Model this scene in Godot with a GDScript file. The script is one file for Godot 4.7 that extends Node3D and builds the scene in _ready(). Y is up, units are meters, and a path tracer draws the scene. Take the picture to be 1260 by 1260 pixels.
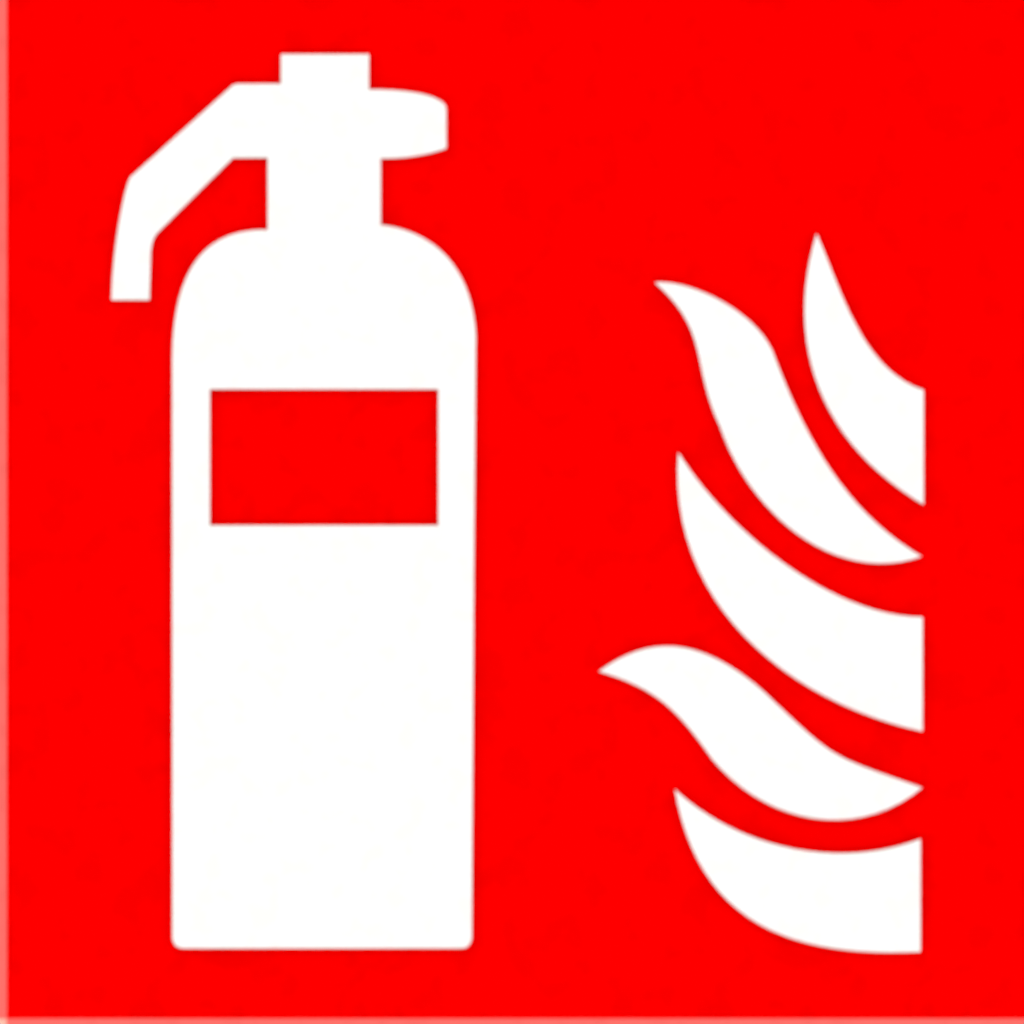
extends Node3D
# A square red fire-equipment sign on a plastered wall, seen square on and close up.
# Outlines are given in drawing units on the sign face (x right, y down); the whole sign is about 15 cm wide.

const UNIT := 0.15 / 1260.0          # metres per drawing unit
const CENTRE := Vector3(0, 1.5, 0)   # the sign hangs at eye height
const FACE := 0.0032                 # front of the red panel, metres in front of the wall
const RELIEF := 0.0009               # thickness of the raised white pieces

var white_plastic: StandardMaterial3D
var red_plastic: StandardMaterial3D
var pink_edge: StandardMaterial3D
var pale_corner: StandardMaterial3D
var plaster: StandardMaterial3D
var shade_edge: StandardMaterial3D


func _ready() -> void:
	# camera: a long lens, square on
	var cam := Camera3D.new()
	cam.name = "camera"
	cam.position = CENTRE + Vector3(0, 0, 1.2 + FACE + RELIEF)
	cam.near = 0.01
	cam.far = 200.0
	var lens := CameraAttributesPhysical.new()
	lens.frustum_focal_length = 12.0 / (0.075 / 1.2)
	lens.exposure_aperture = 8.0
	lens.frustum_focus_distance = 1.157
	lens.frustum_near = 0.01
	lens.frustum_far = 200.0
	cam.attributes = lens
	add_child(cam)
	cam.make_current()

	# an overcast day
	var sm := ProceduralSkyMaterial.new()
	sm.sky_top_color = Color(0.86, 0.87, 0.88)
	sm.sky_horizon_color = Color(0.86, 0.87, 0.88)
	sm.ground_horizon_color = Color(0.80, 0.80, 0.79)
	sm.ground_bottom_color = Color(0.78, 0.78, 0.77)
	sm.sun_angle_max = 0.0
	var sky := Sky.new()
	sky.sky_material = sm
	var env := Environment.new()
	env.background_mode = Environment.BG_SKY
	env.sky = sky
	env.tonemap_mode = Environment.TONE_MAPPER_LINEAR
	env.tonemap_exposure = 1.94
	env.sdfgi_enabled = true
	env.ssao_enabled = true
	env.ssil_enabled = true
	var we := WorldEnvironment.new()
	we.name = "environment"
	we.environment = env
	add_child(we)
	var sun := DirectionalLight3D.new()
	sun.name = "sun"
	sun.light_energy = 0.15
	sun.light_angular_distance = 40.0
	sun.light_color = Color(1.0, 0.99, 0.97)
	sun.shadow_enabled = true
	sun.rotation_degrees = Vector3(-35, 0, 0)
	add_child(sun)

	materials()
	wall()
	sign_board()


# ---------------------------------------------------------------- materials
func mottle(seed_: int, freq: float, a: Color, b: Color, c: Color) -> NoiseTexture2D:
	var n := FastNoiseLite.new()
	n.seed = seed_
	n.noise_type = FastNoiseLite.TYPE_SIMPLEX_SMOOTH
	n.frequency = freq
	n.fractal_octaves = 3
	var g := Gradient.new()
	g.offsets = PackedFloat32Array([0.25, 0.5, 0.75])
	g.colors = PackedColorArray([a, b, c])
	var t := NoiseTexture2D.new()
	t.width = 512
	t.height = 512
	t.seamless = true
	t.noise = n
	t.color_ramp = g
	return t


func relief(seed_: int, freq: float) -> NoiseTexture2D:
	return mottle(seed_, freq, Color(0.3, 0.3, 0.3), Color(0.5, 0.5, 0.5), Color(0.7, 0.7, 0.7))


func paint(called: String, color: Color, rough: float, tex: Texture2D, scale: float) -> StandardMaterial3D:
	var m := StandardMaterial3D.new()
	m.resource_name = called
	m.albedo_color = color
	m.albedo_texture = tex
	m.roughness = rough
	m.metallic_specular = 0.0
	m.uv1_triplanar = true
	m.uv1_world_triplanar = true
	m.uv1_scale = Vector3.ONE * scale
	return m


func materials() -> void:
	white_plastic = paint("white_plastic", Color(0.97, 0.97, 0.97), 0.9,
		mottle(3, 0.02, Color(0.985, 1.0, 0.995), Color(1, 1, 1), Color(1.0, 0.985, 0.98)), 16.0)
	red_plastic = paint("red_plastic", Color(0.97, 0.0, 0.0), 0.9,
		mottle(5, 0.02, Color(0.97, 1, 1), Color(1, 1, 1), Color(1.0, 1, 1)), 12.0)
	# side walls painted dark red to deepen the shade round the white pieces
	shade_edge = paint("dark_red_shade", Color(0.55, 0.015, 0.015), 0.9, null, 1.0)
	pink_edge = paint("pink_plastic", Color(0.97, 0.42, 0.40), 0.9,
		mottle(7, 0.02, Color(0.98, 0.97, 0.97), Color(1, 1, 1), Color(1, 1, 1)), 16.0)
	pale_corner = paint("pale_plastic", Color(0.97, 0.73, 0.66), 0.9,
		mottle(9, 0.02, Color(0.98, 0.97, 0.97), Color(1, 1, 1), Color(1, 1, 1)), 16.0)
	plaster = paint("plaster", Color(0.9, 0.89, 0.87), 0.95,
		mottle(11, 0.01, Color(0.95, 0.95, 0.94), Color(1, 1, 1), Color(0.97, 0.97, 0.96)), 3.0)
	plaster.heightmap_enabled = true
	plaster.heightmap_texture = relief(13, 0.05)
	plaster.heightmap_scale = 0.1


# ---------------------------------------------------------------- shapes
func on_face(p: Vector2) -> Vector2:
	return Vector2((p.x - 630.0) * UNIT, (630.0 - p.y) * UNIT)


func curve(a: Vector2, b: Vector2, c: Vector2, d: Vector2, steps := 18) -> PackedVector2Array:
	# a Bezier arc without its last point
	var out := PackedVector2Array()
	for i in steps:
		out.append(a.bezier_interpolate(b, c, d, float(i) / steps))
	return out


func v(x: float, y: float) -> Vector2:
	return Vector2(x, y)


# A flat piece cut from sheet: front face, side walls (none along the seams), sunk a little way into what carries it.
func cut_sheet(outline: PackedVector2Array, back: float, front: float, seams: Array = [], hole: PackedVector2Array = PackedVector2Array()) -> ArrayMesh:
	var st := SurfaceTool.new()
	st.begin(Mesh.PRIMITIVE_TRIANGLES)
	var sides := SurfaceTool.new()
	sides.begin(Mesh.PRIMITIVE_TRIANGLES)
	var ring := PackedVector2Array()
	for p in outline:
		ring.append(on_face(p))
	if hole.is_empty():
		var tri := Geometry2D.triangulate_polygon(outline)
		for i in range(0, tri.size(), 3):
			face(st, ring[tri[i]], ring[tri[i + 1]], ring[tri[i + 2]], front)
	else:
		# the hole is a rectangle: a ring of four quads round it, and the rest of the outline above and below
		var h: Array = []
		for p in hole:
			h.append(on_face(p))
		var above := PackedVector2Array()
		var below := PackedVector2Array()
		for half in 2:
			var y0: float = hole[0].y if half == 0 else hole[2].y
			var box := PackedVector2Array([v(-100, -100 if half == 0 else y0), v(1400, -100 if half == 0 else y0), v(1400, y0 if half == 0 else 1400), v(-100, y0 if half == 0 else 1400)])
			if half == 0:
				above = Geometry2D.intersect_polygons(outline, box)[0]
			else:
				below = Geometry2D.intersect_polygons(outline, box)[0]
		var left_box := PackedVector2Array([v(-100, hole[0].y), hole[0], hole[3], v(-100, hole[3].y)])
		var right_box := PackedVector2Array([hole[1], v(1400, hole[1].y), v(1400, hole[2].y), hole[2]])
		for piece in [above, below, Geometry2D.intersect_polygons(outline, left_box)[0], Geometry2D.intersect_polygons(outline, right_box)[0]]:
			var r := PackedVector2Array()
			for p in piece:
				r.append(on_face(p))
			var tri2 := Geometry2D.triangulate_polygon(piece)
			for i in range(0, tri2.size(), 3):
				face(st, r[tri2[i]], r[tri2[i + 1]], r[tri2[i + 2]], front)
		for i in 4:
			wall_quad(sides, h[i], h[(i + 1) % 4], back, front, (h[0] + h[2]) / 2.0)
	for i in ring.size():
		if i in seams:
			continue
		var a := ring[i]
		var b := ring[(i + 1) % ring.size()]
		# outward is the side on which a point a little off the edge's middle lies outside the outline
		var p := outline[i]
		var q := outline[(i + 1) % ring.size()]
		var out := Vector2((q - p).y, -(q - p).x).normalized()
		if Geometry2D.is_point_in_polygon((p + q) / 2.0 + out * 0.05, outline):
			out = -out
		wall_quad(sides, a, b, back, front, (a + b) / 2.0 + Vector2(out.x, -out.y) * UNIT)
	var m := st.commit()
	return sides.commit(m)


func face(st: SurfaceTool, a: Vector2, b: Vector2, c: Vector2, z: float) -> void:
	if (b - a).cross(c - a) > 0.0:       # front faces run clockwise
		var t := b
		b = c
		c = t
	for p in [a, b, c]:
		st.set_normal(Vector3(0, 0, 1))
		st.add_vertex(Vector3(p.x, p.y, z))


func wall_quad(st: SurfaceTool, a: Vector2, b: Vector2, back: float, front: float, towards: Vector2) -> void:
	var d := (b - a).normalized()
	var n := Vector2(d.y, -d.x)
	if n.dot(towards - (a + b) / 2.0) < 0.0:
		n = -n
		var t := a
		a = b
		b = t
	# seen from the side n points to, a lies left when n is the right-hand side of a->b
	var n3 := Vector3(n.x, n.y, 0)
	for q in [[a, front], [b, front], [b, back], [a, front], [b, back], [a, back]]:
		st.set_normal(n3)
		var at: Vector2 = q[0]
		st.add_vertex(Vector3(at.x, at.y, q[1]))


# A slab with a small chamfer round its front, from x0,y0 to x1,y1 in drawing units.
func slab(x0: float, y0: float, x1: float, y1: float, back: float, front: float, bevel: float) -> ArrayMesh:
	var st := SurfaceTool.new()
	st.begin(Mesh.PRIMITIVE_TRIANGLES)
	var lo := on_face(v(x0, y1))
	var hi := on_face(v(x1, y0))
	var rings: Array = []
	for k in [[0.0, back], [0.0, front - bevel], [bevel, front]]:
		var i: float = k[0]
		var z: float = k[1]
		rings.append([Vector3(lo.x + i, lo.y + i, z), Vector3(hi.x - i, lo.y + i, z), Vector3(hi.x - i, hi.y - i, z), Vector3(lo.x + i, hi.y - i, z)])
	for k in 2:
		for i in 4:
			var j := (i + 1) % 4
			quad(st, rings[k][i], rings[k][j], rings[k + 1][j], rings[k + 1][i])
	quad(st, rings[2][0], rings[2][1], rings[2][2], rings[2][3])
	quad(st, rings[0][3], rings[0][2], rings[0][1], rings[0][0])
	st.generate_normals()
	return st.commit()


func quad(st: SurfaceTool, a: Vector3, b: Vector3, c: Vector3, d: Vector3) -> void:
	# a b c d run anticlockwise seen from in front
	for p in [a, c, b, a, d, c]:
		st.set_smooth_group(-1)
		st.add_vertex(p)


func piece(called: String, mesh: Mesh, m: Material, parent: Node) -> MeshInstance3D:
	var o := MeshInstance3D.new()
	o.name = called
	o.mesh = mesh
	o.set_surface_override_material(0, m)
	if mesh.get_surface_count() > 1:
		o.set_surface_override_material(1, shade_edge)
	parent.add_child(o, true)
	return o


# ---------------------------------------------------------------- the place
func wall() -> void:
	var o := MeshInstance3D.new()
	o.name = "wall"
	var b := BoxMesh.new()
	b.size = Vector3(3.0, 3.0, 0.2)
	o.mesh = b
	o.material_override = plaster
	o.position = Vector3(0, 1.5, -0.1)
	o.set_meta("kind", "structure")
	o.set_meta("label", "pale plastered wall behind the red fire extinguisher sign")
	add_child(o, true)


func sign_board() -> void:
	var s := Node3D.new()
	s.name = "fire_extinguisher_sign"
	s.position = CENTRE
	s.set_meta("label", "square red sign with white fire extinguisher and flames, thin pink edge, on the wall")
	s.set_meta("category", "sign")
	add_child(s, true)

	# the board and the thin paler edging round it
	var x0 := -10.0
	var x1 := 1280.0
	var y0 := -27.0
	var y1 := 1271.0
	var inner := [8.0, -12.0, 1265.0, 1253.7]
	piece("panel", slab(x0 + 0.5, y0 + 0.5, x1 - 0.5, y1 - 0.5, -0.0005, FACE, 0.0001), red_plastic, s)
	var e0 := 0.0003
	var e1 := FACE + 0.0005
	piece("edge_strip", slab(x0, inner[1], inner[0], inner[3], e0, e1, 0.00005), pink_edge, s)
	piece("edge_strip", slab(inner[2], inner[1], x1, inner[3], e0, e1, 0.00005), pink_edge, s)
	piece("edge_strip", slab(inner[0], inner[3], inner[2], y1, e0, e1, 0.00005), pink_edge, s)
	piece("edge_strip", slab(inner[0], y0, inner[2], inner[1], e0, e1, 0.00005), pink_edge, s)
	for c in [[x0, y0, inner[0], inner[1]], [inner[2], y0, x1, inner[1]], [x0, inner[3], inner[0], y1], [inner[2], inner[3], x1, y1]]:
		piece("edge_corner", slab(c[0], c[1], c[2], c[3], e0, e1, 0.00005), pale_corner, s)

	extinguisher(s)
	flames(s)


func extinguisher(s: Node3D) -> void:
	var back := FACE - 0.0002
	var front := FACE + RELIEF
	var neck_l := 329.4
	var neck_r := 468.4
	# the tank, from the left end of the neck seam clockwise
	var tank := PackedVector2Array([v(neck_l, 283)])
	tank.append_array(curve(v(neck_r, 276.8), v(543.3, 285.5), v(581.4, 339), v(585.4, 412), 28))
	tank.append_array(PackedVector2Array([v(585.4, 412), v(584.8, 500), v(583, 700), v(581.2, 1000)]))
	tank.append_array(curve(v(580.5, 1151), v(580.2, 1162), v(576, 1166.8), v(566, 1167), 10))
	tank.append_array(curve(v(227, 1167), v(217, 1166.8), v(212.3, 1162), v(212, 1151), 10))
	tank.append_array(curve(v(212, 445), v(212, 324), v(257, 281), v(neck_l, 283), 28))
	var window := PackedVector2Array([v(258.2, 478.8), v(539.4, 478.8), v(539.4, 646.6), v(258.2, 646.6)])
	var body := piece("extinguisher_symbol", cut_sheet(tank, back, front, [0], window), white_plastic, s)
	body.set_meta("label", "white fire extinguisher symbol with red rectangle on its tank")

	var neck := PackedVector2Array([v(neck_l, 194), v(neck_r, 194.8), v(neck_r, 276.8), v(neck_l, 283)])
	piece("neck", cut_sheet(neck, back, front, [0, 2]), white_plastic, body)

	# the valve block between the two handles, over the neck
	var valve := PackedVector2Array([v(345.8, 103.2), v(454, 110.2), v(neck_r, 194.8), v(neck_l, 194)])
	piece("valve", cut_sheet(valve, back, front, [0, 1, 2, 3]), white_plastic, body)
	var cap := PackedVector2Array([v(345.8, 66.8), v(454, 66.8), v(454, 110.2), v(345.8, 103.2)])
	piece("cap", cut_sheet(cap, back, front, [2]), white_plastic, body)

	# the short nozzle on the right
	var nozzle := PackedVector2Array()
	nozzle.append_array(curve(v(454, 110.2), v(495, 110.2), v(533.4, 114.6), v(546.4, 127.6), 14))
	nozzle.append_array(curve(v(546.4, 127.6), v(548.4, 130), v(549.2, 133), v(549.2, 138), 4))
	nozzle.append_array(curve(v(549.2, 180.4), v(549.2, 182.3), v(548, 183.2), v(545.6, 183.8), 4))
	nozzle.append_array(curve(v(545.6, 183.8), v(523.6, 190.8), v(500, 195), v(neck_r, 194.8), 14))
	nozzle.append(v(neck_r, 194.8))
	piece("nozzle", cut_sheet(nozzle, back, front, [nozzle.size() - 1]), white_plastic, body)

	# the long bent lever on the left
	var lever := PackedVector2Array([v(345.8, 103.2)])
	lever.append_array(PackedVector2Array([v(292, 103.2), v(286.6, 104.8)]))
	lever.append_array(curve(v(161, 217.6), v(155, 222.6), v(138.5, 300), v(137.2, 369), 16))
	lever.append_array(PackedVector2Array([v(137.2, 369), v(183.8, 369)]))
	lever.append_array(curve(v(185.2, 320), v(185.2, 304), v(187.4, 293.2), v(193.4, 286.8), 6))
	lever.append_array(PackedVector2Array([v(193.4, 286.8), v(286.6, 194.2), v(neck_l, 194)]))
	piece("lever", cut_sheet(lever, back, front, [lever.size() - 1]), white_plastic, body)

	# the red rectangle that fills the opening in the tank
	var label := PackedVector2Array([v(258.3, 478.9), v(539.3, 478.9), v(539.3, 646.5), v(258.3, 646.5)])
	var l := piece("label_panel", cut_sheet(label, back, FACE + 0.00005), red_plastic, body)
	l.set_meta("label", "red rectangle on the white tank")


func flames(s: Node3D) -> void:
	var back := FACE - 0.0002
	var front := FACE + RELIEF
	var shapes: Array = []
	var f := curve(v(1004.6, 285), v(1034.6, 351.3), v(1059.5, 454.3), v(1137.3, 479.5))
	f.append(v(1137.3, 479.5))
	f.append_array(curve(v(1137.3, 622.5), v(1011.6, 548.5), v(960.9, 425.9), v(1004.6, 285), 24))
	shapes.append([f, "short upright white flame at the top right with a cut right end"])
	f = curve(v(804, 347), v(846, 341), v(937, 383), v(954.6, 440.5))
	f.append_array(curve(v(954.6, 440.5), v(992.3, 539.3), v(1041.6, 630.6), v(1136, 685)))
	f.append_array(curve(v(1136, 685), v(1023.8, 724.9), v(918.8, 626), v(885.6, 526), 24))
	f.append_array(curve(v(885.6, 526), v(847.8, 446.4), v(874.6, 408.8), v(804, 347)))
	shapes.append([f, "long wavy white flame pointed at both ends, upper of the two"])
	f = curve(v(834, 554), v(890.1, 646.9), v(1021.8, 758.7), v(1136, 758.5), 24)
	f.append(v(1136, 758.5))
	f.append_array(curve(v(1136, 901), v(966.6, 864.5), v(818, 739.3), v(834, 554), 24))
	shapes.append([f, "broad middle white flame with a cut right end"])
	f = curve(v(735, 826.5), v(809.5, 770.7), v(874, 793.3), v(939, 849.2))
	f.append_array(curve(v(939, 849.2), v(1031.7, 937.3), v(1018.4, 926.9), v(1136.5, 969)))
	f.append_array(curve(v(1136.5, 969), v(1053.6, 1038.3), v(941.9, 1014), v(876, 935)))
	f.append_array(curve(v(876, 935), v(833.6, 874.2), v(807.3, 847.2), v(735, 826.5)))
	shapes.append([f, "wavy white flame pointed at both ends, lower of the two, reaching farthest left"])
	f = curve(v(829, 969), v(907, 1042.8), v(1032.3, 1070.9), v(1133.5, 1031), 24)
	f.append(v(1133.5, 1031))
	f.append_array(curve(v(1133.5, 1172), v(976.2, 1179.3), v(858.6, 1140.6), v(829, 969), 24))
	shapes.append([f, "lowest white flame with a cut right end and rounded belly"])
	for k in shapes:
		var o := piece("flame", cut_sheet(Geometry2D.offset_polygon(k[0], -0.9, Geometry2D.JOIN_MITER)[0], back, front), white_plastic, s)
		o.set_meta("label", k[1])
